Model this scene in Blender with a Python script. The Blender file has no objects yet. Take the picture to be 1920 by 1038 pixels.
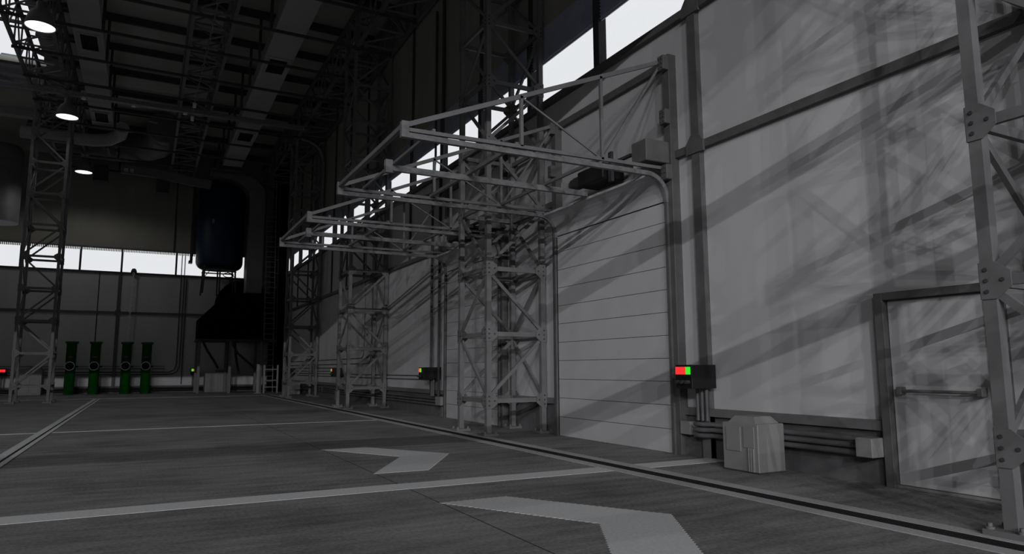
import bpy, math, random
from mathutils import Vector, Matrix
random.seed(4)
C = bpy.context.scene.collection
PI = math.pi
# ---------------------------------------------------------------- materials
def mat(name, col, rough=0.7, metal=0.0, var=0.08, scale=3.0, bump=0.0, spec=0.3, stretch=(1, 1, 1)):
    m = bpy.data.materials.new(name); m.use_nodes = True
    nt = m.node_tree; b = nt.nodes['Principled BSDF']
    b.inputs['Roughness'].default_value = rough; b.inputs['Metallic'].default_value = metal
    b.inputs['Specular IOR Level'].default_value = spec
    tc = nt.nodes.new('ShaderNodeTexCoord'); mp = nt.nodes.new('ShaderNodeMapping')
    mp.inputs['Scale'].default_value = stretch
    n = nt.nodes.new('ShaderNodeTexNoise'); n.inputs['Scale'].default_value = scale; n.inputs['Detail'].default_value = 6
    r = nt.nodes.new('ShaderNodeValToRGB')
    r.color_ramp.elements[0].position = 0.3; r.color_ramp.elements[1].position = 0.7
    r.color_ramp.elements[0].color = tuple(max(0, c * (1 - var)) for c in col) + (1,)
    r.color_ramp.elements[1].color = tuple(min(1, c * (1 + var)) for c in col) + (1,)
    nt.links.new(tc.outputs['Object'], mp.inputs['Vector']); nt.links.new(mp.outputs[0], n.inputs['Vector'])
    nt.links.new(n.outputs['Fac'], r.inputs['Fac']); nt.links.new(r.outputs['Color'], b.inputs['Base Color'])
    if bump:
        bp = nt.nodes.new('ShaderNodeBump'); bp.inputs['Strength'].default_value = bump; bp.inputs['Distance'].default_value = 0.01
        nt.links.new(n.outputs['Fac'], bp.inputs['Height']); nt.links.new(bp.outputs[0], b.inputs['Normal'])
    return m
def emit(name, col, s):
    m = bpy.data.materials.new(name); m.use_nodes = True
    b = m.node_tree.nodes['Principled BSDF']; b.inputs['Base Color'].default_value = col + (1,)
    b.inputs['Emission Color'].default_value = col + (1,); b.inputs['Emission Strength'].default_value = s
    return m
M = dict(
    wall=mat('white_wall_panel', (0.50, 0.50, 0.515), 0.65, var=0.06, scale=1.2, stretch=(1, 1, .25)),
    steel=mat('grey_painted_steel', (0.145, 0.145, 0.149), 0.6, var=0.12, scale=5),
    frame=mat('dark_frame_paint', (0.10, 0.10, 0.102), 0.6, var=0.12, scale=5),
    galv=mat('galvanised_track', (0.165, 0.165, 0.172), 0.5, 0.1, var=0.25, scale=9),
    door=mat('garage_door_panel', (0.47, 0.47, 0.485), 0.6, var=0.05, scale=2),
    seam=mat('door_seam', (0.05, 0.05, 0.05), 0.8),
    plinth=mat('plinth_concrete', (0.11, 0.11, 0.115), 0.8, var=0.15, scale=4),
    upper=mat('brown_upper_panel', (0.28, 0.27, 0.235), 0.7, var=0.08, scale=1.5, stretch=(1, 1, .2)),
    roof=mat('roof_panel', (0.50, 0.49, 0.45), 0.8, var=0.1, scale=.6),
    dark=mat('dark_steel', (0.05, 0.05, 0.055), 0.6, var=0.15, scale=6),
    black=mat('black_housing', (0.012, 0.012, 0.013), 0.5, var=0.2),
    hood=mat('sooty_black_sheet', (0.004, 0.004, 0.004), 0.9, var=0.2, spec=.05),
    shade=mat('corrugated_shade', (0.36, 0.38, 0.46), 0.6, var=0.1),
    paint=mat('white_floor_paint', (0.58, 0.59, 0.60), 0.75, var=0.09, scale=30),
    kerb=mat('channel_edge_paint', (0.42, 0.42, 0.43), 0.75, var=0.12, scale=30),
    gravel=mat('drain_grit', (0.008, 0.008, 0.008), 0.9, var=1.0, scale=90, bump=1),
    cab=mat('light_grey_cabinet', (0.22, 0.22, 0.22), 0.6, var=0.06, scale=4),
    pipe=mat('conduit_grey', (0.12, 0.12, 0.125), 0.5, 0.2, var=0.15),
    duct=mat('duct_sheet_metal', (0.36, 0.36, 0.355), 0.65, 0.0, var=0.22, scale=26),
    darkduct=mat('dull_round_duct', (0.15, 0.15, 0.155), 0.6, 0.1, var=0.1),
    green=mat('green_enamel', (0.006, 0.125, 0.008), 0.45, var=0.12, scale=3),
    chrome=mat('bright_rim', (0.75, 0.76, 0.78), 0.4, 0.2),
    blue=mat('deep_blue_tank', (0.002, 0.014, 0.04), 0.5, var=0.2),
    red=emit('red_indicator', (1.0, 0.03, 0.03), 0.95), grn=emit('green_indicator', (0.05, 0.85, 0.03), 0.8),
    amber=emit('amber_indicator', (0.8, 0.6, 0.1), 0.5), lamp=emit('lamp_disc', (1, 1, 1), 1.6),
    shell=mat('lamp_shade_metal', (0.16, 0.16, 0.17), 0.6, 0.1),
    bluebox=mat('slate_blue_cladding', (0.20, 0.27, 0.36), 0.6),
)
def floor_mat():
    m = bpy.data.materials.new('stained_concrete_floor'); m.use_nodes = True
    nt = m.node_tree; L = nt.links.new; N = nt.nodes.new; b = nt.nodes['Principled BSDF']
    b.inputs['Roughness'].default_value = 0.8; b.inputs['Specular IOR Level'].default_value = 0.25
    tc = N('ShaderNodeTexCoord')
    def noise(scale, st, det=8):
        mp = N('ShaderNodeMapping'); mp.inputs['Scale'].default_value = st
        n = N('ShaderNodeTexNoise'); n.inputs['Scale'].default_value = scale; n.inputs['Detail'].default_value = det
        L(tc.outputs['Object'], mp.inputs['Vector']); L(mp.outputs[0], n.inputs['Vector']); return n
    a = noise(.55, (1.0, 1.0, 1)); c = noise(3.2, (.35, 1.6, 1), 12); d = noise(26, (1, 1, 1), 6)
    m1 = N('ShaderNodeMath'); m1.operation = 'ADD'; m2 = N('ShaderNodeMath'); m2.operation = 'ADD'
    L(a.outputs['Fac'], m1.inputs[0]); L(c.outputs['Fac'], m1.inputs[1]); L(m1.outputs[0], m2.inputs[0]); L(d.outputs['Fac'], m2.inputs[1])
    dv = N('ShaderNodeMath'); dv.operation = 'DIVIDE'; dv.inputs[1].default_value = 3; L(m2.outputs[0], dv.inputs[0])
    r = N('ShaderNodeValToRGB'); r.color_ramp.elements[0].position = .38; r.color_ramp.elements[1].position = .62
    r.color_ramp.elements[0].color = (.105, .105, .108, 1); r.color_ramp.elements[1].color = (.29, .29, .287, 1)
    L(dv.outputs[0], r.inputs['Fac'])
    # thin expansion joint running along the hall
    sx = N('ShaderNodeSeparateXYZ'); L(tc.outputs['Object'], sx.inputs[0])
    s = N('ShaderNodeMath'); s.operation = 'SUBTRACT'; s.inputs[1].default_value = 2.85; L(sx.outputs['X'], s.inputs[0])
    ab = N('ShaderNodeMath'); ab.operation = 'ABSOLUTE'; L(s.outputs[0], ab.inputs[0])
    lt = N('ShaderNodeMath'); lt.operation = 'LESS_THAN'; lt.inputs[1].default_value = .007; L(ab.outputs[0], lt.inputs[0])
    mx = N('ShaderNodeMix'); mx.data_type = 'RGBA'; mx.inputs['B'].default_value = (.02, .02, .02, 1)
    L(lt.outputs[0], mx.inputs['Factor']); L(r.outputs['Color'], mx.inputs['A']); L(mx.outputs['Result'], b.inputs['Base Color'])
    bp = N('ShaderNodeBump'); bp.inputs['Strength'].default_value = .35; bp.inputs['Distance'].default_value = .01
    L(d.outputs['Fac'], bp.inputs['Height']); L(bp.outputs[0], b.inputs['Normal'])
    return m
def glass_mat():
    m = bpy.data.materials.new('clear_window_glass'); m.use_nodes = True
    nt = m.node_tree; nt.nodes.remove(nt.nodes['Principled BSDF'])
    t = nt.nodes.new('ShaderNodeBsdfTransparent'); t.inputs['Color'].default_value = (.97, .975, .98, 1)
    g = nt.nodes.new('ShaderNodeBsdfGlossy'); g.inputs['Roughness'].default_value = .05
    x = nt.nodes.new('ShaderNodeMixShader'); x.inputs[0].default_value = .04
    nt.links.new(t.outputs[0], x.inputs[1]); nt.links.new(g.outputs[0], x.inputs[2])
    nt.links.new(x.outputs[0], nt.nodes['Material Output'].inputs['Surface']); return m
M['floor'] = floor_mat(); M['glass'] = glass_mat()
# ---------------------------------------------------------------- mesh helpers
class MB:
    def __init__(s): s.v = []; s.f = []; s.sm = []; s.mi = []; s.cur = 0
    def add(s, vs, fs, smooth=False):
        o = len(s.v); s.v += [tuple(v) for v in vs]; s.f += [tuple(i + o for i in f) for f in fs]; s.sm += [smooth] * len(fs); s.mi += [s.cur] * len(fs); return s
    def box(s, x0, x1, y0, y1, z0, z1, bev=0.0):
        if bev <= 0:
            return s.add([(x, y, z) for x in (x0, x1) for y in (y0, y1) for z in (z0, z1)],
                [(0, 1, 3, 2), (4, 6, 7, 5), (0, 4, 5, 1), (2, 3, 7, 6), (0, 2, 6, 4), (1, 5, 7, 3)])
        # chamfered box
        b = bev; vs = []; idx = {}
        for i, x in enumerate((x0, x1)):
            for j, y in enumerate((y0, y1)):
                for k, z in enumerate((z0, z1)):
                    sx, sy, sz = (1, -1)[i], (1, -1)[j], (1, -1)[k]
                    idx[i, j, k, 0] = len(vs); vs.append((x, y + sy * b, z + sz * b))
                    idx[i, j, k, 1] = len(vs); vs.append((x + sx * b, y, z + sz * b))
                    idx[i, j, k, 2] = len(vs); vs.append((x + sx * b, y + sy * b, z))
        fs = []
        q = [(0, 0), (0, 1), (1, 1), (1, 0)]
        for i in (0, 1): fs.append([idx[i, a, c, 0] for a, c in q])
        for j in (0, 1): fs.append([idx[a, j, c, 1] for a, c in q])
        for k in (0, 1): fs.append([idx[a, c, k, 2] for a, c in q])
        for a in (0, 1):
            for c in (0, 1):
                fs.append([idx[a, c, 0, 0], idx[a, c, 1, 0], idx[a, c, 1, 1], idx[a, c, 0, 1]])
                fs.append([idx[a, 0, c, 0], idx[a, 1, c, 0], idx[a, 1, c, 2], idx[a, 0, c, 2]])
                fs.append([idx[0, a, c, 1], idx[1, a, c, 1], idx[1, a, c, 2], idx[0, a, c, 2]])
        for i in (0, 1):
            for j in (0, 1):
                for k in (0, 1): fs.append([idx[i, j, k, 0], idx[i, j, k, 1], idx[i, j, k, 2]])
        return s.add(vs, fs)
    def bar(s, p, q, w, h=None, up=(0, 0, 1)):
        h = h or w; p = Vector(p); q = Vector(q); d = (q - p).normalized(); u = Vector(up)
        if abs(d.dot(u)) > .98: u = Vector((1, 0, 0))
        r = d.cross(u).normalized(); u = r.cross(d)
        vs = [c + r * a * w / 2 + u * b * h / 2 for c in (p, q) for a in (-1, 1) for b in (-1, 1)]
        return s.add(vs, [(0, 1, 3, 2), (4, 6, 7, 5), (0, 4, 5, 1), (2, 3, 7, 6), (0, 2, 6, 4), (1, 5, 7, 3)])
    def tube(s, pts, r, n=12, caps=True):
        pts = [Vector(p) for p in pts]; rings = []; u = None
        for i, p in enumerate(pts):
            d = (pts[min(i + 1, len(pts) - 1)] - pts[max(i - 1, 0)]).normalized()
            if u is None:
                u = Vector((0, 0, 1)) if abs(d.z) < .9 else Vector((1, 0, 0))
            u = (u - d * u.dot(d)).normalized(); w = d.cross(u)
            rr = r[i] if isinstance(r, (list, tuple)) else r
            rings.append([p + (u * math.cos(2 * PI * k / n) + w * math.sin(2 * PI * k / n)) * rr for k in range(n)])
        vs = [v for g in rings for v in g]
        fs = [(i * n + k, i * n + (k + 1) % n, (i + 1) * n + (k + 1) % n, (i + 1) * n + k) for i in range(len(pts) - 1) for k in range(n)]
        s.add(vs, fs, True)
        if caps: s.add(rings[0], [tuple(range(n))][::1]); s.add(rings[-1], [tuple(range(n))])
        return s
    def lathe(s, prof, c=(0, 0, 0), n=32, axis='z'):
        vs = []
        for r, z in prof:
            for k in range(n):
                a = 2 * PI * k / n; x, y = r * math.cos(a), r * math.sin(a)
                vs.append((c[0] + x, c[1] + y, c[2] + z) if axis == 'z' else ((c[0] + x, c[1] + z, c[2] + y) if axis == 'y' else (c[0] + z, c[1] + x, c[2] + y)))
        m = len(prof)
        fs = [(i * n + k, i * n + (k + 1) % n, (i + 1) * n + (k + 1) % n, (i + 1) * n + k) for i in range(m - 1) for k in range(n)]
        return s.add(vs, fs, True)
    def prism(s, poly, axis, a, b):
        n = len(poly)
        def P(u, v, t): return {'x': (t, u, v), 'y': (u, t, v), 'z': (u, v, t)}[axis]
        vs = [P(u, v, a) for u, v in poly] + [P(u, v, b) for u, v in poly]
        return s.add(vs, [tuple(range(n)), tuple(range(2 * n - 1, n - 1, -1))] + [(i, (i + 1) % n, (i + 1) % n + n, i + n) for i in range(n)])
    def build(s, name, m, parent=None, org=None, **kw):
        me = bpy.data.meshes.new(name); vs = s.v
        if org is None and parent is not None: org = parent.location
        if org is not None: ox, oy, oz = org; vs = [(x - ox, y - oy, z - oz) for x, y, z in vs]
        me.from_pydata(vs, [], s.f); me.update()
        import bmesh
        bm = bmesh.new(); bm.from_mesh(me); bmesh.ops.recalc_face_normals(bm, faces=bm.faces); bm.to_mesh(me); bm.free()
        for p, k in zip(me.polygons, s.sm): p.use_smooth = k
        if any(s.mi):
            me.materials.append(M[m]); me.materials.append(M['dark'])
            for p, k in zip(me.polygons, s.mi): p.material_index = k
        else: me.materials.append(M[m])
        o = bpy.data.objects.new(name, me); C.objects.link(o)
        if parent is not None: o.parent = parent
        elif org is not None: o.location = org
        for k, v in kw.items(): o[k] = v
        return o
def thing(name, label, cat, loc, group=None):
    o = bpy.data.objects.new(name, None); C.objects.link(o); o.location = loc; o.empty_display_size = .2
    o['label'] = label; o['category'] = cat
    if group: o['group'] = group
    return o
def solo(name, mb, m, label, cat, group=None):
    o = mb.build(name, m); o['label'] = label; o['category'] = cat
    if group: o['group'] = group
    return o
def st(name, mb, m, parent=None): 
    o = mb.build(name, m, parent)
    if parent is None: o['kind'] = 'structure'
    return o
def copy_tree(o, par=None, loc=None, label=None):
    c = o.copy(); C.objects.link(c)
    if par is not None: c.parent = par
    if loc is not None: c.location = loc
    if label: c['label'] = label
    for ch in o.children: copy_tree(ch, c)
    return c
# ---------------------------------------------------------------- key measures
WX = 7.95; YB = 49.0; YF = -6.0; XL = -22.0; ZR = 15.4
SKY_Y0, SKY_Y1, SKY_X0, SKY_X1 = 24.0, 37.4, -8.6, -4.75
# ---------------------------------------------------------------- shell
st('floor', MB().box(XL, 8.4, YF - 40, YB + .3, -.3, 0), 'floor')
# right wall: solid bands with the clerestory opening left out
b = MB(); b.box(WX, WX + .3, YF, YB, .64, 7.46)
st('wall_right', b, 'wall')
st('wall_right_upper', MB().box(WX, WX + .3, YF, YB, 8.95, ZR), 'upper')
st('baseboard_right', MB().box(WX, WX + .3, YF, YB, 0, .64), 'plinth')
st('wall_back', MB().box(XL, WX + .3, YB, YB + .3, .42, 7.34), 'wall')
st('wall_back_upper', MB().box(XL, WX + .3, YB, YB + .3, 8.86, ZR), 'upper')
st('baseboard_back', MB().box(XL, WX, YB, YB + .3, 0, .42), 'plinth')
st('wall_left', MB().box(XL - .3, XL, YF, YB + .3, 0, ZR), 'upper')
b = MB(); b.box(WX - .05, WX + .3, YF - .3, YF, 0, ZR).box(XL, WX - .05, YF - .3, YF, 10.05, ZR)
st('wall_front', b, 'upper')
b = MB()
b.box(SKY_X1, WX + .3, YF, YB + .3, ZR, ZR + .25).box(XL, SKY_X0, YF, YB + .3, ZR, ZR + .25)
b.box(SKY_X0, SKY_X1, SKY_Y1, YB + .3, ZR, ZR + .25).box(SKY_X0, SKY_X1, YF, SKY_Y0, ZR, ZR + .25)
st('ceiling', b, 'roof')
# windows: right clerestory, back clerestory, rooflight
st('window_1', MB().box(WX + .12, WX + .128, YF, YB, 7.46, 8.95), 'glass')
st('window_2', MB().box(XL, 5.62, YB + .12, YB + .128, 7.34, 8.86), 'glass')
st('window_3', MB().box(SKY_X0, SKY_X1, SKY_Y0, SKY_Y1, ZR + .1, ZR + .108), 'glass')
st('wall_back_pier', MB().box(5.62, WX + .3, YB, YB + .3, 7.34, 8.86), 'upper')
tn = [0]
def trim(mb, m='frame'):
    tn[0] += 1; return st('trim_%d' % tn[0], mb, m)
# rooflight bars
for y in (28.4, 33.0): trim(MB().box(SKY_X0, SKY_X1, y - .06, y + .06, ZR - .02, ZR + .1), 'dark')
# right wall sill, low rail, mid rail, mullions
DOORS = [(9.11, 12.71), (15.5, 18.94)]
def spans(z):   # wall stretches clear of the doors
    if z < 5.6: return [(YF, 4.01) if z < 2.3 else (YF, 8.93), (5.43, 8.93) if z < 2.3 else None, (12.89, 15.32), (19.12, YB)]
    return [(YF, YB)]
for sp in spans(.7):
    if sp: trim(MB().box(WX - .08, WX, sp[0], sp[1], .64, .76), 'steel')
for sp in spans(5.0):
    if sp: trim(MB().box(WX - .09, WX, sp[0], sp[1], 4.95, 5.08))
trim(MB().box(WX - .11, WX + .02, YF, YB, 7.36, 7.50))
posts = [YF + 2.9 + .02, 8.42, 19.82, 22.6, 25.45, 28.3, 31.15, 34.0, 36.85, 39.7, 42.55, 45.4]
for y in posts:
    if y < 0: continue
    if y > 10:
        trim(MB().box(WX - .06, WX, y - .05, y + .05, 5.08, 7.36), 'dark'); continue
    b = MB().box(WX - .10, WX, y - .09, y + .09, 0, 7.36)
    for z in (5.015, 7.43):   # bolted gussets where rails cross
        b.prism([(y - .2, z - .12), (y + .2, z - .12), (y + .2, z + .05), (y + .08, z + .2), (y - .08, z + .2), (y - .2, z + .05)], 'x', WX - .125, WX - .08)
    trim(b)
for k in range(-5, 15):   # clerestory mullions and upper-wall posts
    y = 11.2 + 2.82 * k
    if y > YB - .5: continue
    if y > YF + .5: trim(MB().box(WX - .085, WX + .1, y - .1, y + .1, 7.5, 9.33).box(WX - .06, WX, y - .06, y + .06, 9.33, ZR), 'dark')
# corrugated shade above the clerestory
def corrugated(y0, y1, z0, z1, x, n):
    pr = []
    for i in range(n * 4 + 1):
        z = z0 + (z1 - z0) * i / (n * 4); pr.append((x + .032 * math.sin(i * PI / 2), z))
    pr2 = [(a + .012, c) for a, c in reversed(pr)]
    return MB().prism(pr + pr2, 'y', y0, y1)
trim(corrugated(YF, YB, 8.46, 9.34, WX - .03, 12), 'shade')
# back wall framing
trim(MB().box(XL, 7.8, YB - .09, YB, 4.80, 4.95)); trim(MB().box(XL, 5.6, YB - .12, YB + .1, 7.28, 7.40), 'dark')
for x in (-14.2, -7.9, -1.55, 4.8):
    b = MB().box(x - .09, x + .09, YB - .1, YB, 0, 7.3); b.prism([(x - .2, 4.75), (x + .2, 4.75), (x + .2, 4.92), (x + .08, 5.08), (x - .08, 5.08), (x - .2, 4.92)], 'y', YB - .12, YB - .09); trim(b)
trim(MB().box(-2.68, -2.62, YB - .04, YB, 1.05, 7.3), 'dark')
for x in (-12.5, -9.6, -6.7, -3.72, -1.52, 1.52): trim(MB().box(x - .055, x + .055, YB - .04, YB + .1, 7.4, 8.86), 'dark')
trim(MB().box(1.3, 1.38, YB - .06, YB, 8.86, ZR), 'dark')
b = MB()
for i in range(150): b.box(-8 + i * .09, -8 + i * .09 + .05, YB - .05, YB + .02, 8.66, 8.9)
b.box(-8, 5.6, YB - .05, YB - .02, 8.8, 8.9)
trim(b, 'duct')
# baseboard rail of the back wall
trim(MB().box(XL, 7.8, YB - .05, YB, .36, .44), 'steel')
# ---------------------------------------------------------------- pedestrian door
d = thing('door_1', '', '', (WX, 4.78, 0)); 
del d['label']; del d['category']; d['kind'] = 'structure'
d.location = (WX - .02, 4.785, 0)
MB().box(WX - .045, WX - .003, 4.135, 5.315, .035, 2.18, .006).build('door_panel', 'wall', d)
b = MB(); b.box(7.82, WX, 5.32, 5.43, 0, 2.28, .004); b.box(7.82, WX, 4.02, 4.13, 0, 2.28, .004); b.box(7.82, WX, 4.13, 5.32, 2.19, 2.28, .004)
b.build('door_frame', 'frame', d)
MB().box(WX - .09, WX - .003, 4.13, 5.32, 0, .03, .005).build('door_sill', 'cab', d)
bar = MB().tube([(WX - .13, 4.27, 1.12), (WX - .13, 5.2, 1.12)], .018, 14).box(WX - .15, WX - .045, 4.255, 4.32, 1.075, 1.165, .008).box(WX - .15, WX - .045, 5.15, 5.215, 1.075, 1.165, .008)
bar.build('push_bar', 'steel', d)
# ---------------------------------------------------------------- sectional garage doors (structure) with frames
def garage(n, y0, y1, full):
    d = bpy.data.objects.new('door_%d' % n, None); C.objects.link(d); d.location = (7.84, (y0 + y1) / 2, 0); d['kind'] = 'structure'
    prof = [(7.80, .0)]
    zs = [.39, .78, 1.17, 1.555, 1.94, 2.33, 2.715, 3.10, 3.487, 3.875, 4.22]
    b = MB(); z = 0.0
    for k, zt in enumerate(zs):
        b = MB().box(7.80, 7.86, y0, y1, z + .004, zt - .004, .004); b.build('door_section', 'door', d); z = zt
    # top sections already on the bend of the track
    R = .42; cx = 7.80 - R; arc = [(cx + R * math.cos(a), 4.24 + R * math.sin(a)) for a in [PI / 2 * t / 8 for t in range(0, 8)]]
    outer = [(cx + (R + .05) * math.cos(a), 4.24 + (R + .05) * math.sin(a)) for a in [PI / 2 * t / 8 for t in range(0, 8)]]
    MB().prism(arc + outer[::-1], 'y', y0, y1).build('door_section', 'door', d)
    s = MB().box(7.815, 7.85, y0 + .01, y1 - .01, .0, 4.22); s.build('seam_backing', 'seam', d)
    for a, c in ((y0 - .18, y0 - .005), (y1 + .005, y1 + .18)):
        f = MB().box(7.78, WX, a, c, 0, 6.82, .005)
        f.box(7.74, 7.80, (c - .06) if a < y0 else a, c if a < y0 else a + .06, 0, 4.2)   # vertical track
        f.build('door_jamb', 'frame', d)
    MB().box(7.86, WX, y0 - .005, y1 + .005, 6.66, 6.80, .005).build('header_rail', 'frame', d)
    return d
garage(2, DOORS[0][0], DOORS[0][1], True); garage(3, DOORS[1][0], DOORS[1][1], True)
# ---------------------------------------------------------------- overhead track frames
def track_frame(y0, y1, label, extra):
    t = thing('overhead_track_frame', label, 'door track', (5.4, (y0 + y1) / 2, 4.7), 'overhead track frames of the garage doors')
    XT = 3.05
    for side, y in ((0, y0 - .03), (1, y1 + .03)):
        pts = [(7.77, 4.20)] + [(7.36 + .41 * math.cos(a), 4.25 + .41 * math.sin(a)) for a in [PI / 2 * k / 9 for k in range(10)]] + [(XT, 4.66)]
        tr = MB(); w = .055
        for i in range(len(pts) - 1):
            (xa, za), (xb, zb) = pts[i], pts[i + 1]; tr.bar((xa, y, za), (xb, y, zb), .075, .075, (0, 1, 0) if False else (0, 0, 1))
        tr.build('curved_track', 'galv', t)
        MB().bar((7.80, y, 4.79), (XT + .02, y, 4.745), .05, .055).build('lower_chord', 'steel', t)
        MB().bar((7.80, y, 6.74), (XT + .02, y, 4.80), .05, .07).build('sloping_chord', 'steel', t)
        for x in (4.95, 6.45):
            zt = 4.80 + (6.74 - 4.80) * (x - XT) / (7.80 - XT)
            MB().bar((x, y, 4.77), (x, y, zt), .05).build('hanger', 'steel', t)
        MB().bar((4.97, y, 5.55), (6.40, y, 4.80), .026).build('diagonal_rod', 'steel', t)
        MB().bar((7.75, y, 6.70), (6.47, y, 4.80), .04).build('diagonal_rod', 'steel', t)
        MB().box(XT - .03, XT + .08, y - .045, y + .045, 4.62, 4.86, .004).build('end_plate', 'galv', t)
    for x, s in ((XT + .02, .07), (3.52, .045), (4.88, .06), (6.45, .05)):
        MB().bar((x, y0 - .03, 4.80), (x, y1 + .03, 4.80), s).build('cross_bar', 'steel', t)
    ym = y0 + 1.85
    MB().bar((3.45, ym, 4.73), (7.40, ym, 4.73), .07, .10).build('trolley_rail', 'galv', t)
    MB().prism([(ym - .05, 4.64), (ym + .05, 4.64), (ym + .05, 4.86), (ym - .05, 4.86)], 'x', 3.38, 3.50).build('rail_end_bracket', 'galv', t)
    for y in (y0 - .09, y1 + .09):
        for z in (6.65, 5.68, 4.70):
            bl = MB().box(7.66, 7.79, y - .10, y + .06, z - .13, z + .13, .01)
            for i in range(3):
                for j in (0, 1): bl.tube([(7.665, y - .06 + j * .07, z - .08 + i * .08), (7.645, y - .06 + j * .07, z - .08 + i * .08)], .018, 8)
            bl.build('bolted_bracket', 'frame', t)
    return t
track_frame(9.11, 12.71, 'steel track frame with curved rails over the nearest white garage door', 1)
track_frame(15.5, 18.94, 'steel track frame over the farther garage door, behind the lattice column', 1)
# door operators and boxes over the doors
def operator(ym, lab):
    t = thing('door_operator', lab, 'door motor', (7.5, ym, 4.95), 'motors above the garage doors')
    MB().box(7.25, 7.75, ym - .75, ym + .1, 4.85, 5.15, .02).build('motor_housing', 'black', t)
    MB().tube([(7.4, ym + .1, 5.0), (7.4, ym + .45, 5.0)], .12, 18).build('motor', 'dark', t)
    MB().bar((7.5, ym - 1.3, 5.16), (7.5, ym + .6, 5.16), .06, .05).build('mounting_bar', 'dark', t)
    b = MB().box(7.30, 7.36, ym - .95, ym - .85, 4.75, 5.3, .005).box(7.36, 7.8, ym - .95, ym - .85, 5.05, 5.12); b.build('mounting_bracket', 'dark', t)
    MB().box(7.15, 7.5, ym + .52, ym + .75, 4.88, 5.06, .01).build('control_box', 'cab', t)
operator(10.95, 'black motor unit hanging above the nearest garage door')
operator(17.3, 'black motor unit above the farther garage door, seen through the lattice column')
solo('equipment_box', MB().box(7.28, 7.78, 8.98, 9.38, 4.86, 5.24, .012), 'frame', 'plain dark steel box beside the right jamb above the nearest garage door', 'box', None)
solo('equipment_box', MB().box(7.35, 7.78, 15.4, 15.8, 4.86, 5.24, .012), 'frame', 'plain dark steel box above the right end of the farther garage door', 'box', None)
# ---------------------------------------------------------------- lattice columns
TW = 1.42; TX0, TX1 = 6.465, 7.80
def bolts(b, axis, c, pts):
    for u, v in pts:
        if axis == 'x': b.tube([(c, u, v), (c - .016, u, v)], .013, 6)
        else: b.tube([(u, c, v), (u, c - .016, v)], .013, 6)
def make_tower(x0, y0, label, wx):
    x1 = x0 + wx; y1 = y0 + TW
    t = thing('lattice_column', label, 'steel column', ((x0 + x1) / 2, (y0 + y1) / 2, 0), 'bolted lattice steel columns')
    zn = [.72 + 1.41 * k for k in range(10)]
    cor = {'A': (x0, y0), 'B': (x0, y1), 'C': (x1, y1), 'D': (x1, y0)}
    for k, (x, y) in cor.items():
        MB().box(x - .055, x + .055, y - .055, y + .055, .055, 14.9).build('leg', 'steel', t)
        b = MB().box(x - .17, x + .17, y - .17, y + .17, 0, .055, .006)
        for i in (-1, 1):
            for j in (-1, 1): b.tube([(x + i * .125, y + j * .125, .055), (x + i * .125, y + j * .125, .075)], .036, 16); b.tube([(x + i * .125, y + j * .125, .075), (x + i * .125, y + j * .125, .105)], .022, 6)
        b.build('base_plate', 'steel', t)
    cx, cy = (x0 + x1) / 2, (y0 + y1) / 2
    for i, z in enumerate(zn):
        for p, q in (('A', 'B'), ('B', 'C'), ('C', 'D'), ('D', 'A')):
            (xa, ya), (xb, yb) = cor[p], cor[q]
            MB().bar((xa, ya, z), (xb, yb, z), .055, .095).build('horizontal_brace', 'steel', t)
        if i < 9:
            z2 = zn[i + 1]
            for p, q in (('A', 'D'), ('A', 'B'), ('B', 'C'), ('D', 'C')):
                if i % 2: p, q = q, p
                (xa, ya), (xb, yb) = cor[p], cor[q]
                MB().bar((xa, ya, z + .06), (xb, yb, z2 - .06), .05, .07).build('diagonal_brace', 'steel', t)
        for k, (x, y) in cor.items():
            sx = 1 if x < cx else -1; sy = 1 if y < cy else -1
            xf = x - sx * .056; yf = y - sy * .056
            pl = [(-.06, -.16), (.07, -.16), (.19, -.06), (.19, .07), (.07, .16), (-.06, .16)]
            g = MB(); g.prism([(y + sy * u, z + v) for u, v in pl], 'x', xf, xf - sx * .012)
            g.prism([(x + sx * u, z + v) for u, v in pl], 'y', yf, yf - sy * .012)
            g.cur = 1
            for u, v in ((-.005, .095), (-.005, 0), (-.005, -.095), (.125, .0)):
                g.tube([(xf - sx * .012, y + sy * u, z + v), (xf - sx * .024, y + sy * u, z + v)], .019, 6)
                g.tube([(x + sx * u, yf - sy * .012, z + v), (x + sx * u, yf - sy * .024, z + v)], .019, 6)
            g.build('gusset_plate', 'steel', t)
    return t
t1 = make_tower(TX0, 1.95, 'lattice steel column cut by the right edge, in front of the white side door', TX1 - TX0)
def place(src, x, y, label): 
    return copy_tree(src, None, (x, y, 0), label)
CX = (TX0 + TX1) / 2
place(t1, CX, 13.40 + TW / 2, 'tall lattice steel column between the two white garage doors')
place(t1, CX, 24.85 + TW / 2, 'lattice steel column beyond the second garage door, third from the right edge')
place(t1, CX, 36.30 + TW / 2, 'farthest lattice steel column along the right wall, near the caged ladder')
place(t1, -4.23, 36.30 + TW / 2, 'lone lattice steel column on the left, in front of the green cylinders')
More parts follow.
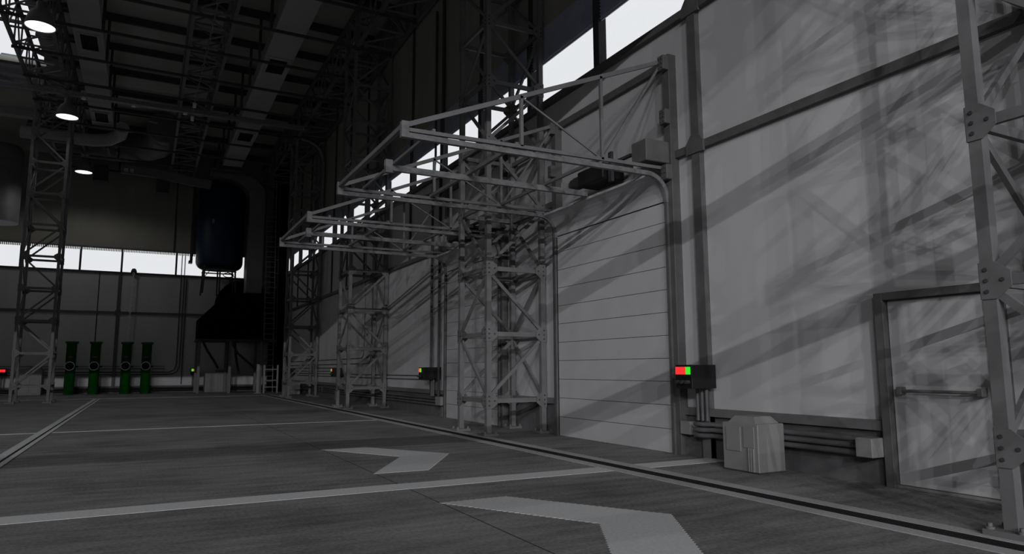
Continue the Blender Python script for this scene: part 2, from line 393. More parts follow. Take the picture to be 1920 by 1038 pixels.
# ---------------------------------------------------------------- roof girders and purlins
def girder(xa, xb, label):
    t = thing('roof_girder', label, 'roof girder', ((xa + xb) / 2, 21, 13.4), 'lattice girders running the length of the roof')
    zb, zt = 13.42, 14.95
    for x in (xa, xb):
        for z in (zb, zt): MB().bar((x, YF + .1, z), (x, YB - .1, z), .12).build('chord', 'steel', t)
    step = 1.425; n = int((YB - YF - 1) / step); y = YF + .5; k = 0
    while k < n:
        b = MB()
        for j in range(2):
            ya = y + step * k; yb = ya + step; f = k % 2
            b.bar((xa, ya, zb), (xb, ya, zb), .06).bar((xa, ya, zt), (xb, ya, zt), .06)
            b.bar((xa if f else xb, ya, zb), (xb if f else xa, yb, zb), .05).bar((xb if f else xa, ya, zt), (xa if f else xb, yb, zt), .05)
            for x in (xa, xb):
                b.bar((x, ya, zb), (x, ya, zt), .055); b.bar((x, ya, zt if f else zb), (x, yb, zb if f else zt), .05)
            k += 1
        b.build('lattice_bay', 'steel', t)
    return t
girder(TX0, TX1, 'roof lattice girder resting on the right-hand row of columns')
girder(.86, 2.14, 'roof lattice girder hanging free over the middle of the hall')
girder(-4.9, -3.53, 'roof lattice girder with the pendant lamps, above the lone left column')
y = 24.62 - 2.85 * 10
while y < YB - .5:
    if y > YF + .3:
        b = MB(); b.bar((-5.0, y, 13.33), (TX0 + 1.3, y, 13.33), .07, .10); trim(b, 'dark')
        b = MB(); b.bar((-4.7, y + .0, 15.22), (WX, y + .0, 15.22), .10, .30); trim(b, 'dark')
        for x in (-1.93, 3.35): trim(MB().box(x - .05, x + .05, y - .05, y + .05, 13.4, 15.1), 'dark')
    y += 2.85
# ---------------------------------------------------------------- ceiling air ducts with grilles
def flat_duct(x0, x1, y0, y1, z, vents, label):
    t = thing('air_duct', label, 'air duct', ((x0 + x1) / 2, (y0 + y1) / 2, z), 'flat air ducts under the roof')
    yy = y0
    while yy < y1 - .1:
        ye = min(yy + 2.85, y1); MB().box(x0, x1, yy + .008, ye - .008, z, z + .55, .01).build('duct_section', 'duct', t); yy = ye
    for yv in vents:
        g = MB(); g.box(x0 + .12, x0 + .2, yv - .7, yv + .7, z - .04, z + .0).box(x1 - .2, x1 - .12, yv - .7, yv + .7, z - .04, z).box(x0 + .12, x1 - .12, yv - .78, yv - .7, z - .04, z).box(x0 + .12, x1 - .12, yv + .7, yv + .78, z - .04, z)
        v = g.build('grille', 'duct', t)
        s = MB().box(x0 + .2, x1 - .2, yv - .7, yv + .7, z - .012, z - .002)
        s.build('grille_opening', 'hood', v, (0, 0, 0)).parent = v
        v.children[0].location = (0, 0, 0)
        s2 = MB()
        for i in range(9):
            xx = x0 + .22 + (x1 - x0 - .44) * i / 8; s2.box(xx - .006, xx + .006, yv - .7, yv + .7, z - .035, z - .008)
        s2.build('louvre', 'dark', v, t.location)
        v.children[0].matrix_parent_inverse = Matrix.Translation(-Vector((0, 0, 0)))
        # opening was built in world coordinates: shift to the duct's frame
        me = v.children[0].data
        for vv in me.vertices: vv.co -= Vector(t.location)
    return t
flat_duct(-2.93, -1.98, -4, 39.9, 13.55, (29.2, 38.0, 18.0), 'flat grey air duct with square grilles under the roof, left of the middle girder')
flat_duct(3.55, 4.62, -4, 44.0, 13.55, (28.2, 37.9, 18.0), 'flat grey air duct with grilles under the roof, right of the middle girder')
# ---------------------------------------------------------------- light tray beam + hanging cable
t = thing('cable_tray', 'pale speckled cable tray crossing the whole hall under the roof girders', 'cable tray', (1, 33.85, 13.0))
MB().box(-12, 6.3, 33.72, 33.98, 12.98, 13.16, .01).build('tray', 'galv', t)
for x in (-1.02, 1.05, -2.9):
    MB().tube([(x, 33.85, 12.98), (x, 33.85, 12.9)], .09, 12).build('downlight', 'chrome', t)
def chain(pts, link, r, name, label, m):
    b = MB(); P = [Vector(p) for p in pts]; k = 0
    for i in range(len(P) - 1):
        d = P[i + 1] - P[i]; n = max(1, int(d.length / link)); 
        for j in range(n):
            a = P[i] + d * (j / n); c = P[i] + d * ((j + 1.15) / n); u = d.normalized()
            sv = u.cross(Vector((1, 0, 0)) if k % 2 else Vector((0, 1, 0)) if abs(u.y) < .9 else Vector((0, 0, 1))).normalized() * r * 1.6
            mid = (a + c) / 2
            b.tube([a, mid + sv, c], r * .5, 5); b.tube([a, mid - sv, c], r * .5, 5); k += 1
    return solo(name, b, m, label, 'chain')
chain([(1.43, 21.0, 12.62), (1.36, 26, 12.50), (1.30, 31.2, 12.55), (1.32, 33.1, 12.6)], .35, .032, 'hanging_cable', 'thin linked cable strung under the middle roof girder', 'galv')
solo('cable_end_weight', MB().tube([(1.30, 31.2, 12.55), (1.30, 31.2, 12.36)], .07, 10), 'chrome', 'small bright fitting on the hanging cable under the middle girder, the nearer of two', 'fitting')
solo('cable_end_weight', MB().tube([(1.32, 33.1, 12.6), (1.32, 33.1, 12.4)], .07, 10), 'chrome', 'small bright fitting at the far end of the cable under the middle girder', 'fitting')
chain([(-.83, 48.55, 7.36), (-.88, 48.5, 5.2), (-.93, 48.45, 3.2)], .16, .036, 'hanging_chain', 'pale chain hanging down the back wall to the third green cylinder', 'chrome')
solo('chain_hook_block', MB().lathe([(.001, .28), (.1, .25), (.16, .12), (.17, 0), (.001, 0)], (-.83, 48.75, 7.36), 16), 'dark', 'small dark dome fitting on the back window sill above the chain', 'fitting')
# ---------------------------------------------------------------- pendant lamps
def pendant(x, y, label, first=None):
    t = thing('pendant_lamp', label, 'lamp', (x, y, 12.2), 'lit pendant lamps on the left roof girder')
    R = .42
    MB().lathe([(R, 0), (R * .99, .12), (R * .86, .33), (R * .66, .5), (R * .42, .6), (R * .36, .62), (R * .36, .82), (.001, .83)], (x, y, 12.2), 36).build('lamp_shade', 'shell', t)
    MB().lathe([(.001, .03), (R * .97, .03), (R * .97, .02), (.001, .015)], (x, y, 12.2), 36).build('lamp_disc', 'lamp', t, label='glowing white lamp opening')
    MB().tube([(x, y, 13.02), (x, y, 13.2)], .015, 8).build('hook', 'dark', t)
    MB().lathe([(.001, .98), (.19, .98), (.21, 1.02), (.21, 1.3), (.001, 1.32)], (x, y, 12.2), 24).build('ballast_housing', 'shell', t)
    return t
p0 = pendant(-3.5, 25.45, 'largest lit pendant lamp, top left corner')
copy_tree(p0, None, (-3.5, 34.45, 12.2), 'lit pendant lamp in front of the top of the left column')
copy_tree(p0, None, (-3.5, 44.0, 12.2), 'farthest and smallest lit pendant lamp, right of the left column')
# ---------------------------------------------------------------- floor markings and channels
def slab(poly, h, m, name, label, cat='floor marking', group=None):
    return solo(name, MB().prism(poly, 'z', .0005, h), m, label, cat, group)
def rect(x0, x1, y0, y1): return [(x0, y0), (x1, y0), (x1, y1), (x0, y1)]
slab(rect(-16, 5.79, 8.03, 8.43), .004, 'paint', 'painted_line', 'broad white line crossing the floor in the foreground')
slab(rect(6.40, 7.9, 8.03, 8.43), .004, 'paint', 'painted_line', 'short white line from the drain to the wall below the red and green lights')
slab(rect(-16, 5.79, 19.03, 19.17), .004, 'paint', 'painted_line', 'thin white line across the middle of the floor')
slab(rect(-16, 5.79, 40.0, 40.3), .004, 'paint', 'painted_line', 'farthest white line across the floor before the back wall')
def chevron(dy, label):
    P = [(2.84, 12.60), (3.62, 12.60), (4.575, 10.985), (3.60, 9.37), (2.83, 9.39), (3.745, 10.98)]
    rr = random.Random(int(dy * 10)); out = []
    for i in range(6):
        a, c = P[i], P[(i + 1) % 6]; L = math.dist(a, c); n = int(L / .035); nx, ny = (c[1] - a[1]) / L, -(c[0] - a[0]) / L
        for j in range(n):
            t = j / n; o = (.010 if j % 2 else -.010) * (1 if i in (0, 1, 2, 4, 5) else .5)
            out.append((a[0] + (c[0] - a[0]) * t + nx * o, a[1] + (c[1] - a[1]) * t + ny * o + dy))
    return slab(out, .004, 'paint', 'painted_chevron', label)
chevron(0, 'white painted chevron beyond the broad white line'); chevron(-5.55, 'nearest white painted chevron, cut by the bottom edge')
def channel(x0, xa, xb, x1, y0, y1, label, zb=.0005):
    t = thing('drain_channel', label, 'floor drain', ((xa + xb) / 2, (y0 + y1) / 2, 0))
    MB().box(x0, xa, y0, y1, zb, zb + .0075).build('channel_edge', 'kerb', t); MB().box(xb, x1, y0, y1, zb, zb + .0075).build('channel_edge', 'kerb', t)
    MB().box(xa, xb, y0, y1, zb, zb + .0025).build('grit_fill', 'gravel', t, label='rough black grit')
channel(5.80, 5.98, 6.21, 6.39, -5, 40.8, 'long black drain channel with grey edges beside the row of columns')
ch = channel(-2.03, -1.885, -1.835, -1.75, 3, 39.7, 'narrow drain channel with white edges on the left of the floor', .0042)
for o in bpy.data.objects:
    if o.name.startswith('channel_edge') and o.parent and o.parent.location.x < 0: o.data.materials[0] = M['paint']
# ---------------------------------------------------------------- indicator boxes
def indicator_box(y0, y1, z0, z1, xf, cols, label, drops, ztop_pipe=None):
    t = thing('indicator_box', label, 'control box', (7.6, (y0 + y1) / 2, z0), 'black boxes with red and green lights')
    MB().box(xf, WX - .1 if y0 < 10 else WX, y0, y1, z0, z1, .008).build('housing', 'black', t)
    n = len(cols); w = min(.115, (y1 - y0 - .03) / n)
    for i, c in enumerate(cols):
        a = y1 - .012 - i * w
        MB().box(xf - .008, xf + .001, a - w + .013, a, z1 - .145, z1 - .03).build('indicator_light', {'r': 'red', 'g': 'grn', 'a': 'amber'}[c], t, label={'r': 'lit red square light', 'g': 'lit green square light', 'a': 'small amber light'}[c])
        MB().tube([(xf, a - w / 2, z0 + .1), (xf - .06, a - w / 2, z0 + .1)], .03, 14).build('button', 'dark', t)
    for yy in drops:
        MB().tube([(WX - .2, yy, z0), (WX - .2, yy, .58)], .03, 10).build('conduit', 'pipe', t)
    return t
indicator_box(8.16, 8.53, 1.08, 1.44, 7.36, 'rrg', 'black box with two red lights and one green light beside the nearest garage door', (8.48, 8.38, 8.28))
indicator_box(19.72, 20.12, 1.08, 1.44, 7.38, 'rg', 'black box with red and green lights at the far side of the second garage door', (19.9, 19.82, 19.98))
indicator_box(31.2, 31.6, 1.08, 1.44, 7.45, 'gr', 'small black box with green and red lights behind the third lattice column', (31.3, 31.4))
indicator_box(42.6, 43.0, 1.08, 1.44, 7.5, 'a', 'tiny black box with one amber light behind the farthest right column', (42.8,))
def back_indicator(x0, x1, cols, label):
    t = thing('indicator_box', label, 'control box', ((x0 + x1) / 2, 48.7, 1.1), 'black boxes with red and green lights')
    MB().box(x0, x1, 48.45, 48.95, 1.1, 1.5, .01).build('housing', 'black', t); w = (x1 - x0 - .06) / 3
    for i, c in enumerate(cols):
        MB().box(x0 + .03 + i * w, x0 + .03 + (i + 1) * w - .01, 48.44, 48.452, 1.3, 1.45).build('indicator_light', {'r': 'red', 'g': 'grn'}[c], t, label={'r': 'lit red square light', 'g': 'lit green square light'}[c])
    for k in range(3): xx = x0 + .12 + k * (x1 - x0 - .24) / 2; MB().tube([(xx, 48.8, 1.1), (xx, 48.8, .36)], .03, 8).build('conduit', 'pipe', t)
back_indicator(2.68, 3.1, 'grr', 'small black box with one green and two red lights on the back wall')
back_indicator(-7.35, -6.83, 'rrr', 'black box with red lights on the back wall at the left edge')
# ---------------------------------------------------------------- conduits and junction boxes
def pipe_thing(name, pts, r, label, m='pipe', cat='pipe', group=None, n=10):
    return solo(name, MB().tube(pts, r, n), m, label, cat, group)
G1 = 'thick conduits low on the right wall'
for z, nm in ((.53, 'top'), (.445, 'middle'), (.36, 'bottom')):
    x = 7.80
    pipe_thing('conduit_run', [(x - .1, 8.50, z), (x - .12, 8.42, z), (x - .1, 8.33, z), (x, 8.2, z), (x, 5.67, z)], .036, 'thick dark conduit under the low rail by the side door, %s of three' % nm, group=G1, n=12)
def run(y0, y1, lab):
    for z, nm in ((.50, 'top'), (.41, 'middle'), (.32, 'bottom')):
        pipe_thing('conduit_run', [(7.90, y0, z), (7.90, y1, z)], .032, lab % nm, group=G1)
run(19.62, 35.0, 'long low conduit on the wall beyond the second garage door, %s of three')
run(35.2, 46.2, 'low conduit on the wall behind the farthest right column, %s of three')
def jbox(x0, x1, y0, y1, z0, z1, label): solo('junction_box', MB().box(x0, x1, y0, y1, z0, z1, .008), 'cab', label, 'box', 'junction boxes low on the right wall')
jbox(7.62, WX, 5.44, 5.66, .335, .56, 'grey junction box beside the side door frame')
jbox(7.75, WX, 8.68, 8.91, .34, .55, 'grey junction box beside the nearest garage door jamb, behind the pipes')
jbox(7.72, WX, 19.2, 19.6, .33, .58, 'grey junction box below the rail beyond the second garage door')
trim(MB().box(7.84, WX, 8.33, 8.50, 0, .64), 'steel')
trim(MB().box(7.84, WX, 19.35, 19.5, 0, .33), 'steel'); trim(MB().box(7.84, WX, 32.3, 32.5, 0, .4), 'steel')
G2 = 'thin conduits along the far right wall'
for i, (z, a, c) in enumerate(((1.06, 20.1, 44), (1.18, 20.1, 44), (1.30, 31.7, 44), (1.45, 31.7, 44), (1.62, 27.0, 44), (1.84, 28.0, 44))):
    pts = [(7.92, c, z), (7.92, a, z)]
    if z > 1.6: pts = [(7.92, c, z), (7.92, a + .35, z), (7.92, a + .1, z + .12), (7.92, a, z + .4), (7.92, a, 7.3)]
    pipe_thing('thin_conduit', pts, .016, ['thin conduit on the far right wall, lowest of the stack', 'thin conduit on the far right wall, second from the bottom', 'thin conduit on the far right wall, third from the bottom', 'thin conduit on the far right wall, fourth from the bottom',
        'thin conduit turning upward behind the third column, nearer of the two', 'thin conduit turning upward behind the third column, farther of the two'][i], group=G2, n=6)
for i, (y, lab) in enumerate(((19.55, 'dark vertical pipe beside the second garage door, nearer of the pair'), (19.82 + .35, 'dark vertical pipe beside the second garage door, farther of the pair'))):
    pipe_thing('vertical_pipe', [(7.80, y, .6), (7.80, y, 7.4), (7.88, y, 8.0), (7.88, y, 13)], .04, lab, 'dark', group='vertical pipes beside the second garage door')
pipe_thing('downpipe', [(6.6, 36.0, 13.25), (7.1, 36.0, 13.15), (7.45, 36.0, 12.95), (7.7, 36.0, 12.6), (7.8, 36.0, 12.0), (7.8, 36.0, 5.1)], .08, 'pale downpipe curving off the roof behind the farthest right column', 'galv')
for i, (x, lab) in enumerate(((1.84, 'first thin pipe down the back wall, bending left above the cabinets'), (2.02, 'second thin pipe down the back wall, bending left above the cabinets'), (2.17, 'third thin pipe down the back wall, running straight to the floor'))):
    z0 = 1.25 + i * -.12
    pts = [(x, 48.93, 8.8), (x, 48.93, z0 + .5), (x - .1, 48.93, z0 + .15), (x - .4, 48.93, z0), (-8, 48.93, z0)] if i < 2 else [(x, 48.93, 7.2), (x, 48.93, .5)]
    pipe_thing('wall_pipe', pts, .028, lab, 'dark', group='thin pipes on the back wall', n=7)
for z, lab in ((1.45, 'upper thin pipe along the back wall behind the green cylinders'), (1.62, 'topmost thin pipe along the back wall behind the green cylinders')):
    pipe_thing('wall_pipe', [(-9, 48.93, z), (1.2, 48.93, z)], .018, lab, 'dark', group='thin pipes on the back wall', n=7)
for z, lab in ((.28, 'thick dark pipe low along the back wall, upper'), (.15, 'thick dark pipe low along the back wall, lower')):
    pipe_thing('low_pipe', [(-12, 48.85, z), (7.2, 48.85, z)], .05, lab, 'black', group='thick pipes low on the back wall')
# ---------------------------------------------------------------- cabinets
def cabinet(x0, x1, y0, y1, h, label, face):
    t = thing('floor_cabinet', label, 'cabinet', ((x0 + x1) / 2, (y0 + y1) / 2, 0), 'grey floor cabinets')
    MB().box(x0, x1, y0, y1, .012, h, .01).build('body', 'cab', t)
    if face == 'x':
        w = y1 - y0; m = y0 + w * .42
        MB().box(x0 - .014, x0, m + .03, y1 - w * .12, .27 * h / .65, h - .05, .004).build('access_door', 'cab', t)
        MB().box(x0 - .014, x0, y0 + w * .09, m - .02, .33 * h / .65, h - .04, .004).build('access_door', 'cab', t)
        for i in range(3): MB().box(x0 - .03, x0, y0 + w * (.10 + i * .06), y0 + w * (.135 + i * .06), .02, .33 * h / .65, .003).build('vertical_tube', 'cab', t)
        cxx, cyy = (x0 + x1) / 2, (y0 + y1) / 2; a, c = .18, .14
        v = [(cxx - .22, cyy - .26, h), (cxx + .22, cyy - .26, h), (cxx + .22, cyy + .24, h), (cxx - .22, cyy + .24, h),
             (cxx - .16, cyy - .18, h + .09), (cxx + .16, cyy - .18, h + .09), (cxx + .16, cyy + .16, h + .09), (cxx - .16, cyy + .16, h + .09)]
        MB().add(v, [(0, 1, 2, 3), (4, 5, 6, 7), (0, 1, 5, 4), (1, 2, 6, 5), (2, 3, 7, 6), (3, 0, 4, 7)]).build('top_vent', 'cab', t)
        MB().box(x0 - .01, x1, y0 - .01, y1 + .01, 0, .012).build('plinth', 'dark', t)
    else:
        w = x1 - x0
        MB().box(x0 + w * .08, x0 + w * .5, y0 - .03, y0, .1, h - .1, .006).build('access_door', 'cab', t)
        MB().box(x0 + w * .55, x1 - w * .06, y0 - .03, y0, .1, h * .62, .006).build('access_door', 'cab', t)
        MB().box(x0 + w * .45, x1 - w * .08, y0 + .1, y1 - .1, h, h + .16, .03).build('top_vent', 'cab', t)
        MB().box(x0, x1, y0, y1, 0, .012).build('plinth', 'dark', t)
    return t
cabinet(7.25, 7.745, 6.82, 7.46, .645, 'light grey floor cabinet against the wall left of the side door', 'x')
cabinet(7.0, 7.8, 40.2, 41.0, .65, 'light grey cabinet behind the farthest right column', 'x')
cabinet(3.45, 4.95, 47.6, 48.6, 1.25, 'grey cabinet group under the black hood at the back wall', 'y')
cabinet(-6.15, -5.05, 47.7, 48.6, 1.45, 'pale grey cabinet at the back wall behind the left column', 'y')
# ---------------------------------------------------------------- green cylinders
def green_cyl(x, y, label):
    t = thing('green_cylinder', label, 'cylinder', (x, y, 0), 'tall green cylinders at the back wall')
    r = .265
    MB().lathe([(.001, 0), (r, 0), (r, 2.92), (r + .06, 2.93), (r + .075, 2.99), (r + .06, 3.05), (.001, 3.05)], (x, y, 0), 36).build('body', 'green', t)
    b = MB(); n = 28; pts = [(x - .02 + .235 * math.cos(2 * PI * k / n), y - r - .05, 1.63 + .235 * math.sin(2 * PI * k / n)) for k in range(n + 1)]
    b.tube(pts, .021, 8, False); b.build('port_rim', 'chrome', t, label='bright metal ring')
    MB().tube([(x - .02, y - .1, 1.63), (x - .02, y - r - .05, 1.63)], .225, 26).build('port', 'hood', t, label='round black port')
    MB().box(x - .12, x + .10, y - r - .02, y - r + .06, 2.14, 2.18).build('name_strip', 'pipe', t)
    MB().tube([(x + r - .02, y, 1.6), (x + r + .12, y, 1.6)], .05, 12).build('side_fitting', 'blue', t)
    return t
g0 = green_cyl(-3.70, 47.6, 'leftmost of the four green cylinders, closest to the left column')
copy_tree(g0, None, (-2.50, 47.6, 0), 'second green cylinder from the left')
copy_tree(g0, None, (-.90, 47.6, 0), 'third green cylinder from the left, directly under the pale chain')
copy_tree(g0, None, (.16, 47.6, 0), 'rightmost of the four green cylinders')
# ---------------------------------------------------------------- blue tank on its frame
t = thing('blue_tank', 'dark blue rounded tank standing on a steel frame in front of the back window', 'tank', (3.9, 47.2, 6.05))
R = 1.38; prof = [(.001, 7.62)]
for k in range(7): a = -PI / 2 + PI / 2 * k / 6; prof.append((R - .45 + .45 * math.cos(a), 8.1 + .48 * math.sin(a)))
for k in range(7): a = PI / 2 * k / 6; prof.append((R - .6 + .6 * math.cos(a), 12.5 + .5 * math.sin(a)))
prof.append((.001, 13.0))
MB().lathe(prof, (3.9, 47.2, 0), 40).build('vessel', 'blue', t)
MB().box(3.28, 3.40, 45.83, 45.87, 10.35, 10.6).build('gauge', 'amber' if False else 'cab', t)
for x in (2.95, 3.9, 4.85):
    for y in (46.35, 48.0): MB().bar((x, y, 6.05), (x + (.1 if x < 3 else -.1 if x > 4 else 0), y, 8.05), .09).build('frame_leg', 'dark', t)
for z in (7.45, 7.75):
    MB().bar((2.95, 46.35, z), (4.85, 46.35, z), .07).build('frame_rail', 'dark', t)
MB().bar((2.95, 48.0, 7.5), (4.85, 48.0, 7.5), .07).build('frame_rail', 'dark', t)
MB().bar((2.98, 46.3, 7.0), (3.35, 46.3, 7.5), .04).build('frame_brace', 'dark', t)
MB().bar((4.2, 46.3, 7.5), (4.85, 46.3, 7.05), .04).build('frame_brace', 'dark', t)
pts = [(4.4 + .3 * math.cos(a), 46.5, 7.25 + .14 * math.sin(a)) for a in [2 * PI * k / 14 for k in range(15)]]
MB().tube(pts, .025, 6).build('coiled_hose', 'dark', t)
solo('wall_conduit_channel', MB().box(2.27, 2.42, 48.4, 48.95, 8.3, 13.2).box(2.2, 2.42, 48.4, 48.95, 8.15, 8.3), 'dark', 'tall dark sheet channel along the left side of the blue tank', 'duct')
# hood
t = thing('extraction_hood', 'large black sloping hood on legs at the back right of the hall', 'hood', (4.8, 46, 0))
MB().prism([(2.78, 3.2), (7.2, 3.2), (7.2, 6.03), (4.3, 6.03), (2.78, 4.4)], 'y', 45.0, 47.6).build('hood_body', 'hood', t)
for z in (3.12,): MB().box(2.72, 7.25, 44.95, 47.65, 3.08, 3.2, .01).build('hood_rim', 'dark', t)
for x in (2.88, 4.58, 6.35):
    MB().box(x - .07, x + .07, 45.0, 45.14, 0, 3.08).build('leg', 'steel', t); MB().box(x - .07, x + .07, 47.4, 47.54, 0, 3.08).build('leg', 'steel', t)
for pts in ([(3.1, 46, 3.1), (3.4, 46, 2.5), (3.9, 46.5, 1.8), (4.1, 47, 1.5)], [(4.7, 46, 3.1), (5.1, 46, 2.4), (5.8, 46.2, 1.8), (6.4, 46.4, 1.3)], [(5.0, 46.6, 3.1), (5.05, 46.6, 2.4), (5.15, 46.8, 1.9), (5.35, 47, 1.1)]):
    MB().tube(pts, .07, 10).build('drain_hose', 'dark', t)
solo('blower_drum', MB().lathe([(.001, 48.1), (1.68, 48.1), (1.68, 48.9), (.001, 48.9)], (5.55, 0, 5.5), 48, 'y'), 'hood', 'large round black drum rising behind the sloping hood', 'blower')
# duct right of the tank
def rectsweep(pts, w, h, m, name, label):
    b = MB()
    for i in range(len(pts) - 1): b.bar(pts[i], pts[i + 1], w, h, (0, 1, 0))
    return solo(name, b, m, label, 'duct')
def ribbon(outer, inner, y0, y1, name, m, label):
    poly = outer + inner[::-1]; b = MB(); n = len(outer)
    for i in range(n - 1): b.prism([outer[i], outer[i + 1], inner[i + 1], inner[i]], 'y', y0, y1)
    return solo(name, b, m, label, 'duct')
ribbon([(3.0, 13.75), (4.4, 13.75), (5.1, 13.6), (5.8, 13.2), (6.2, 12.75), (6.28, 12.2), (6.28, 6.1)], [(3.0, 13.2), (4.2, 13.15), (4.6, 13.0), (5.0, 12.75), (5.3, 12.4), (5.36, 12.0), (5.36, 6.1)], 45.5, 46.6, 'elbow_duct', 'darkduct', 'wide grey duct bending down the right side of the blue tank')
rectsweep([(-1.8, 45.8, 13.1), (-.1, 45.8, 13.05), (2.35, 45.8, 12.75), (3.1, 45.8, 12.7)], .5, .28, 'darkduct', 'sloping_duct', 'speckled flat duct sloping down to the top of the blue tank')
solo('hanging_box', MB().box(-3.2, -2.45, 46.1, 46.7, 12.35, 13.3, .02), 'dark', 'dark box under the roof beside the smallest lamp', 'box', 'dark boxes hanging under the back ducts')
solo('hanging_box', MB().box(0.1, .8, 46.1, 46.7, 12.0, 12.85, .02), 'dark', 'dark box hanging under the roof above the back window, nearer the blue tank', 'box', 'dark boxes hanging under the back ducts')
pts = [(-7.5, 46.6, 9.5), (-7.5, 46.6, 13.0)] + [(-6.6 - .9 * math.cos(a), 46.6, 13.3 + .9 * math.sin(a)) for a in [PI / 2 * k / 6 for k in range(7)]] 
solo('vertical_drum_duct', MB().tube([(-7.5, 46, 9.4), (-7.5, 46, 13.35), (-7.5, 46, 13.7), (-7.5, 46, 13.85)], [.98, .98, .8, .3], 32), 'darkduct', 'thick vertical round duct at the left edge above the back window', 'duct')
solo('round_duct', MB().tube([(-6.4, 45.5, 14.35), (-2.6, 45.5, 14.3), (-1.6, 45.3, 14.25), (-.6, 44.6, 14.25), (.0, 43.6, 14.25), (.25, 42.4, 14.3), (.3, 41, 14.4)], .85, 28), 'darkduct', 'huge dark round duct bending under the roof behind the left column', 'duct')
solo('small_round_duct', MB().tube([(-6, 40.6, 13.1), (-2.9, 40.6, 13.1), (-2.2, 40.3, 13.15), (-1.7, 39.7, 13.3), (-1.6, 39.0, 13.5)], .32, 20), 'duct', 'slim pale round duct curving up to the flat air duct beside the second lamp', 'duct')
solo('roof_edge_beam', MB().box(-14, -4.98, 37.5, 37.8, 14.5, 15.3), 'dark', 'dark beam at the end of the rooflight in the top left corner', 'beam')
solo('roof_edge_beam', MB().box(-14, -4.98, 41.6, 42.1, 14.2, 14.55), 'duct', 'pale beam under the roof left of the lone left column, farther back', 'beam')
# blue plant box on the roof seen through the rooflight
solo('rooftop_cabin', MB().box(-6.98, -4.0, 40.0, 43.0, 15.65, 16.73, .03), 'bluebox', 'slate blue roof box seen through the rooflight, top left corner', 'roof box')
# ---------------------------------------------------------------- ladder and guard rails
t = thing('wall_ladder', 'tall thin steel ladder in the dark back right corner', 'ladder', (6.75, 45.0, 0))
for x in (6.45, 7.0): MB().bar((x + .08, 45.0, 0), (x - .15, 45.0, 13.2), .05).build('stringer', 'steel', t)
for y in (44.35,): 
    MB().bar((6.35, y, 2.8), (6.2, y, 13.2), .035).build('cage_bar', 'dark', t); MB().bar((7.1, y, 2.8), (6.95, y, 13.2), .035).build('cage_bar', 'dark', t)
for i in range(40):
    z = .35 + i * .32; s = -.23 * z / 13.2
    MB().tube([(6.53 + s, 45.0, z), (7.08 + s, 45.0, z)], .02, 6).build('rung', 'steel', t)
for i in range(12):
    z = 3.0 + i * .85; s = -.23 * z / 13.2
    MB().tube([(6.53 + s, 45.0, z), (6.38 + s, 44.5, z), (6.8 + s, 44.2, z), (7.2 + s, 44.5, z), (7.08 + s, 45.0, z)], .015, 5).build('cage_hoop', 'dark', t)
t = thing('guard_rail', 'short pale steel barrier at the foot of the tall ladder', 'barrier', (6.75, 44.0, 0))
for x in (6.42, 7.18): MB().box(x - .045, x + .045, 43.95, 44.05, 0, 1.65).build('post', 'cab', t)
for z in (.35, .75, 1.4): MB().bar((6.42, 44.0, z), (7.18, 44.0, z), .05).build('rail', 'cab', t)
solo('guard_post', MB().box(5.98, 6.14, 43.9, 44.06, 0, 1.7, .01).box(5.86, 6.26, 43.8, 44.16, 0, .03), 'cab', 'single pale post left of the short barrier by the ladder', 'post')
solo('corner_shaft', MB().box(7.3, 7.94, 46.3, 48.9, 0, 15.2).box(7.25, 7.94, 46.25, 48.9, 5.9, 6.1), 'hood', 'black boxed shaft filling the back right corner behind the ladder', 'shaft')
# unseen beams added in the front opening to cast slanting bands on the wall
for z in (7.2, 5.43): trim(MB().box(-7.0, 1.95, YF - .18, YF - .04, z - .13, z + .13), 'frame')
# ---------------------------------------------------------------- light
w = bpy.data.worlds.new('world'); bpy.context.scene.world = w; w.use_nodes = True
nt = w.node_tree; bg = nt.nodes['Background']; tc = nt.nodes.new('ShaderNodeTexCoord')
dp = nt.nodes.new('ShaderNodeVectorMath'); dp.operation = 'DOT_PRODUCT'; dp.inputs[1].default_value = (.55, .8, .22)
mr = nt.nodes.new('ShaderNodeMapRange'); mr.interpolation_type = 'SMOOTHSTEP'
mr.inputs['From Min'].default_value = -.15; mr.inputs['From Max'].default_value = .32
cr = nt.nodes.new('ShaderNodeValToRGB'); cr.color_ramp.elements[0].color = (.15, .153, .165, 1); cr.color_ramp.elements[1].color = (.91, .92, .94, 1)
cl = nt.nodes.new('ShaderNodeTexNoise'); cl.inputs['Scale'].default_value = 3; cl.inputs['Detail'].default_value = 3
hs = nt.nodes.new('ShaderNodeMapRange'); hs.inputs['To Min'].default_value = .95; hs.inputs['To Max'].default_value = 1.04
nt.links.new(tc.outputs['Generated'], dp.inputs[0]); nt.links.new(dp.outputs['Value'], mr.inputs['Value']); nt.links.new(mr.outputs[0], cr.inputs['Fac'])
nt.links.new(tc.outputs['Generated'], cl.inputs['Vector']); nt.links.new(cl.outputs['Fac'], hs.inputs['Value']); nt.links.new(hs.outputs[0], bg.inputs['Strength'])
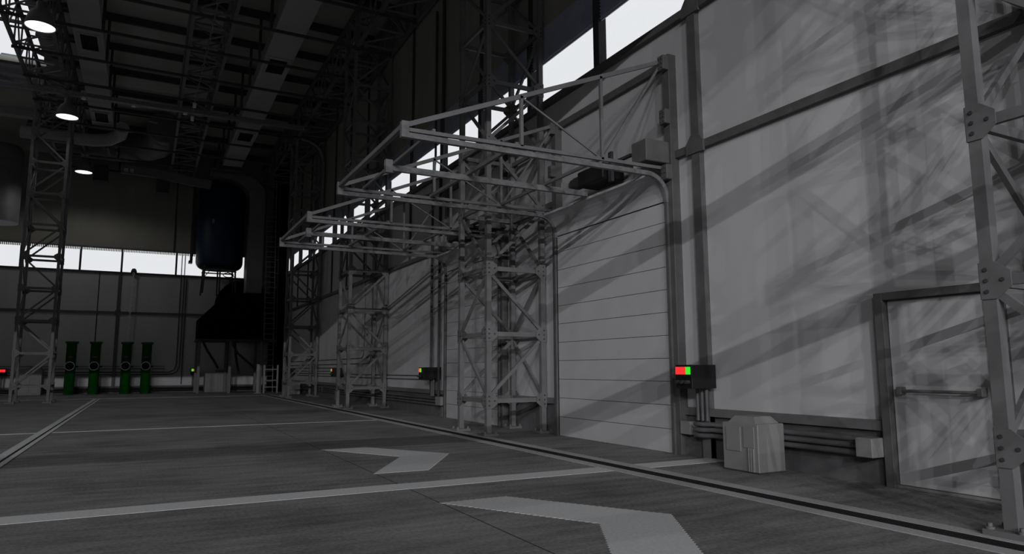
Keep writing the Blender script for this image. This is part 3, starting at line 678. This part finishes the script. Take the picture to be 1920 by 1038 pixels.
nt.links.new(cr.outputs['Color'], bg.inputs['Color'])
# row of floodlights on the apron outside the open front of the hangar
def point_lamp(x, z, e):
    l = bpy.data.lights.new('outside_lamp', 'POINT'); l.energy = e; l.shadow_soft_size = .06; l.color = (.985, .985, 1.0)
    o = bpy.data.objects.new('outside_lamp', l); o.location = (x, -46, z); C.objects.link(o)
for x, e in ((-6, 13000), (-14, 9000), (-15, 6500), (-30.5, 10500), (-33.5, 10500), (-44, 10500)): point_lamp(x, 16.6, e)
for x, z, e in ((-17, 22, 12000), (-30, 24.5, 14000), (-52, 21.5, 14000)): point_lamp(x, z, e)  # higher lamps added to brighten the near wall, standing in for front sky light
# the pendant lamps' own light
for y in (25.45, 34.45, 44.0):
    l = bpy.data.lights.new('pendant_light', 'SPOT'); l.energy = {44.0: 205, 34.45: 30, 25.45: 60}[y]; l.spot_size = math.radians(165); l.spot_blend = .35; l.shadow_soft_size = .38
    o = bpy.data.objects.new('pendant_light', l); o.location = (-3.5, y, 12.17); C.objects.link(o)
# ---------------------------------------------------------------- camera
f, pitch, roll, yaw = 1306.38, 7.457, -.25, 27.744
yw, p, rl = (math.radians(a) for a in (yaw, pitch, roll))
F = Vector((math.sin(yw) * math.cos(p), math.cos(yw) * math.cos(p), math.sin(p))); Rt = Vector((math.cos(yw), -math.sin(yw), 0)); U = Rt.cross(F)
R2 = Rt * math.cos(rl) + U * math.sin(rl); U2 = -Rt * math.sin(rl) + U * math.cos(rl)
cam = bpy.data.cameras.new('camera'); co = bpy.data.objects.new('camera', cam); C.objects.link(co)
mw = Matrix((R2, U2, -F)).transposed().to_4x4(); mw.translation = Vector((0, 0, 1.40)); co.matrix_world = mw
cam.sensor_fit = 'HORIZONTAL'; cam.sensor_width = 36; cam.lens = f / 1920 * 36; cam.clip_start = .05; cam.clip_end = 300
sc = bpy.context.scene; sc.camera = co
sc.view_settings.view_transform = 'Standard'; sc.view_settings.look = 'None'; sc.view_settings.exposure = 0; sc.view_settings.gamma = 1; sc.view_settings.use_curve_mapping = False
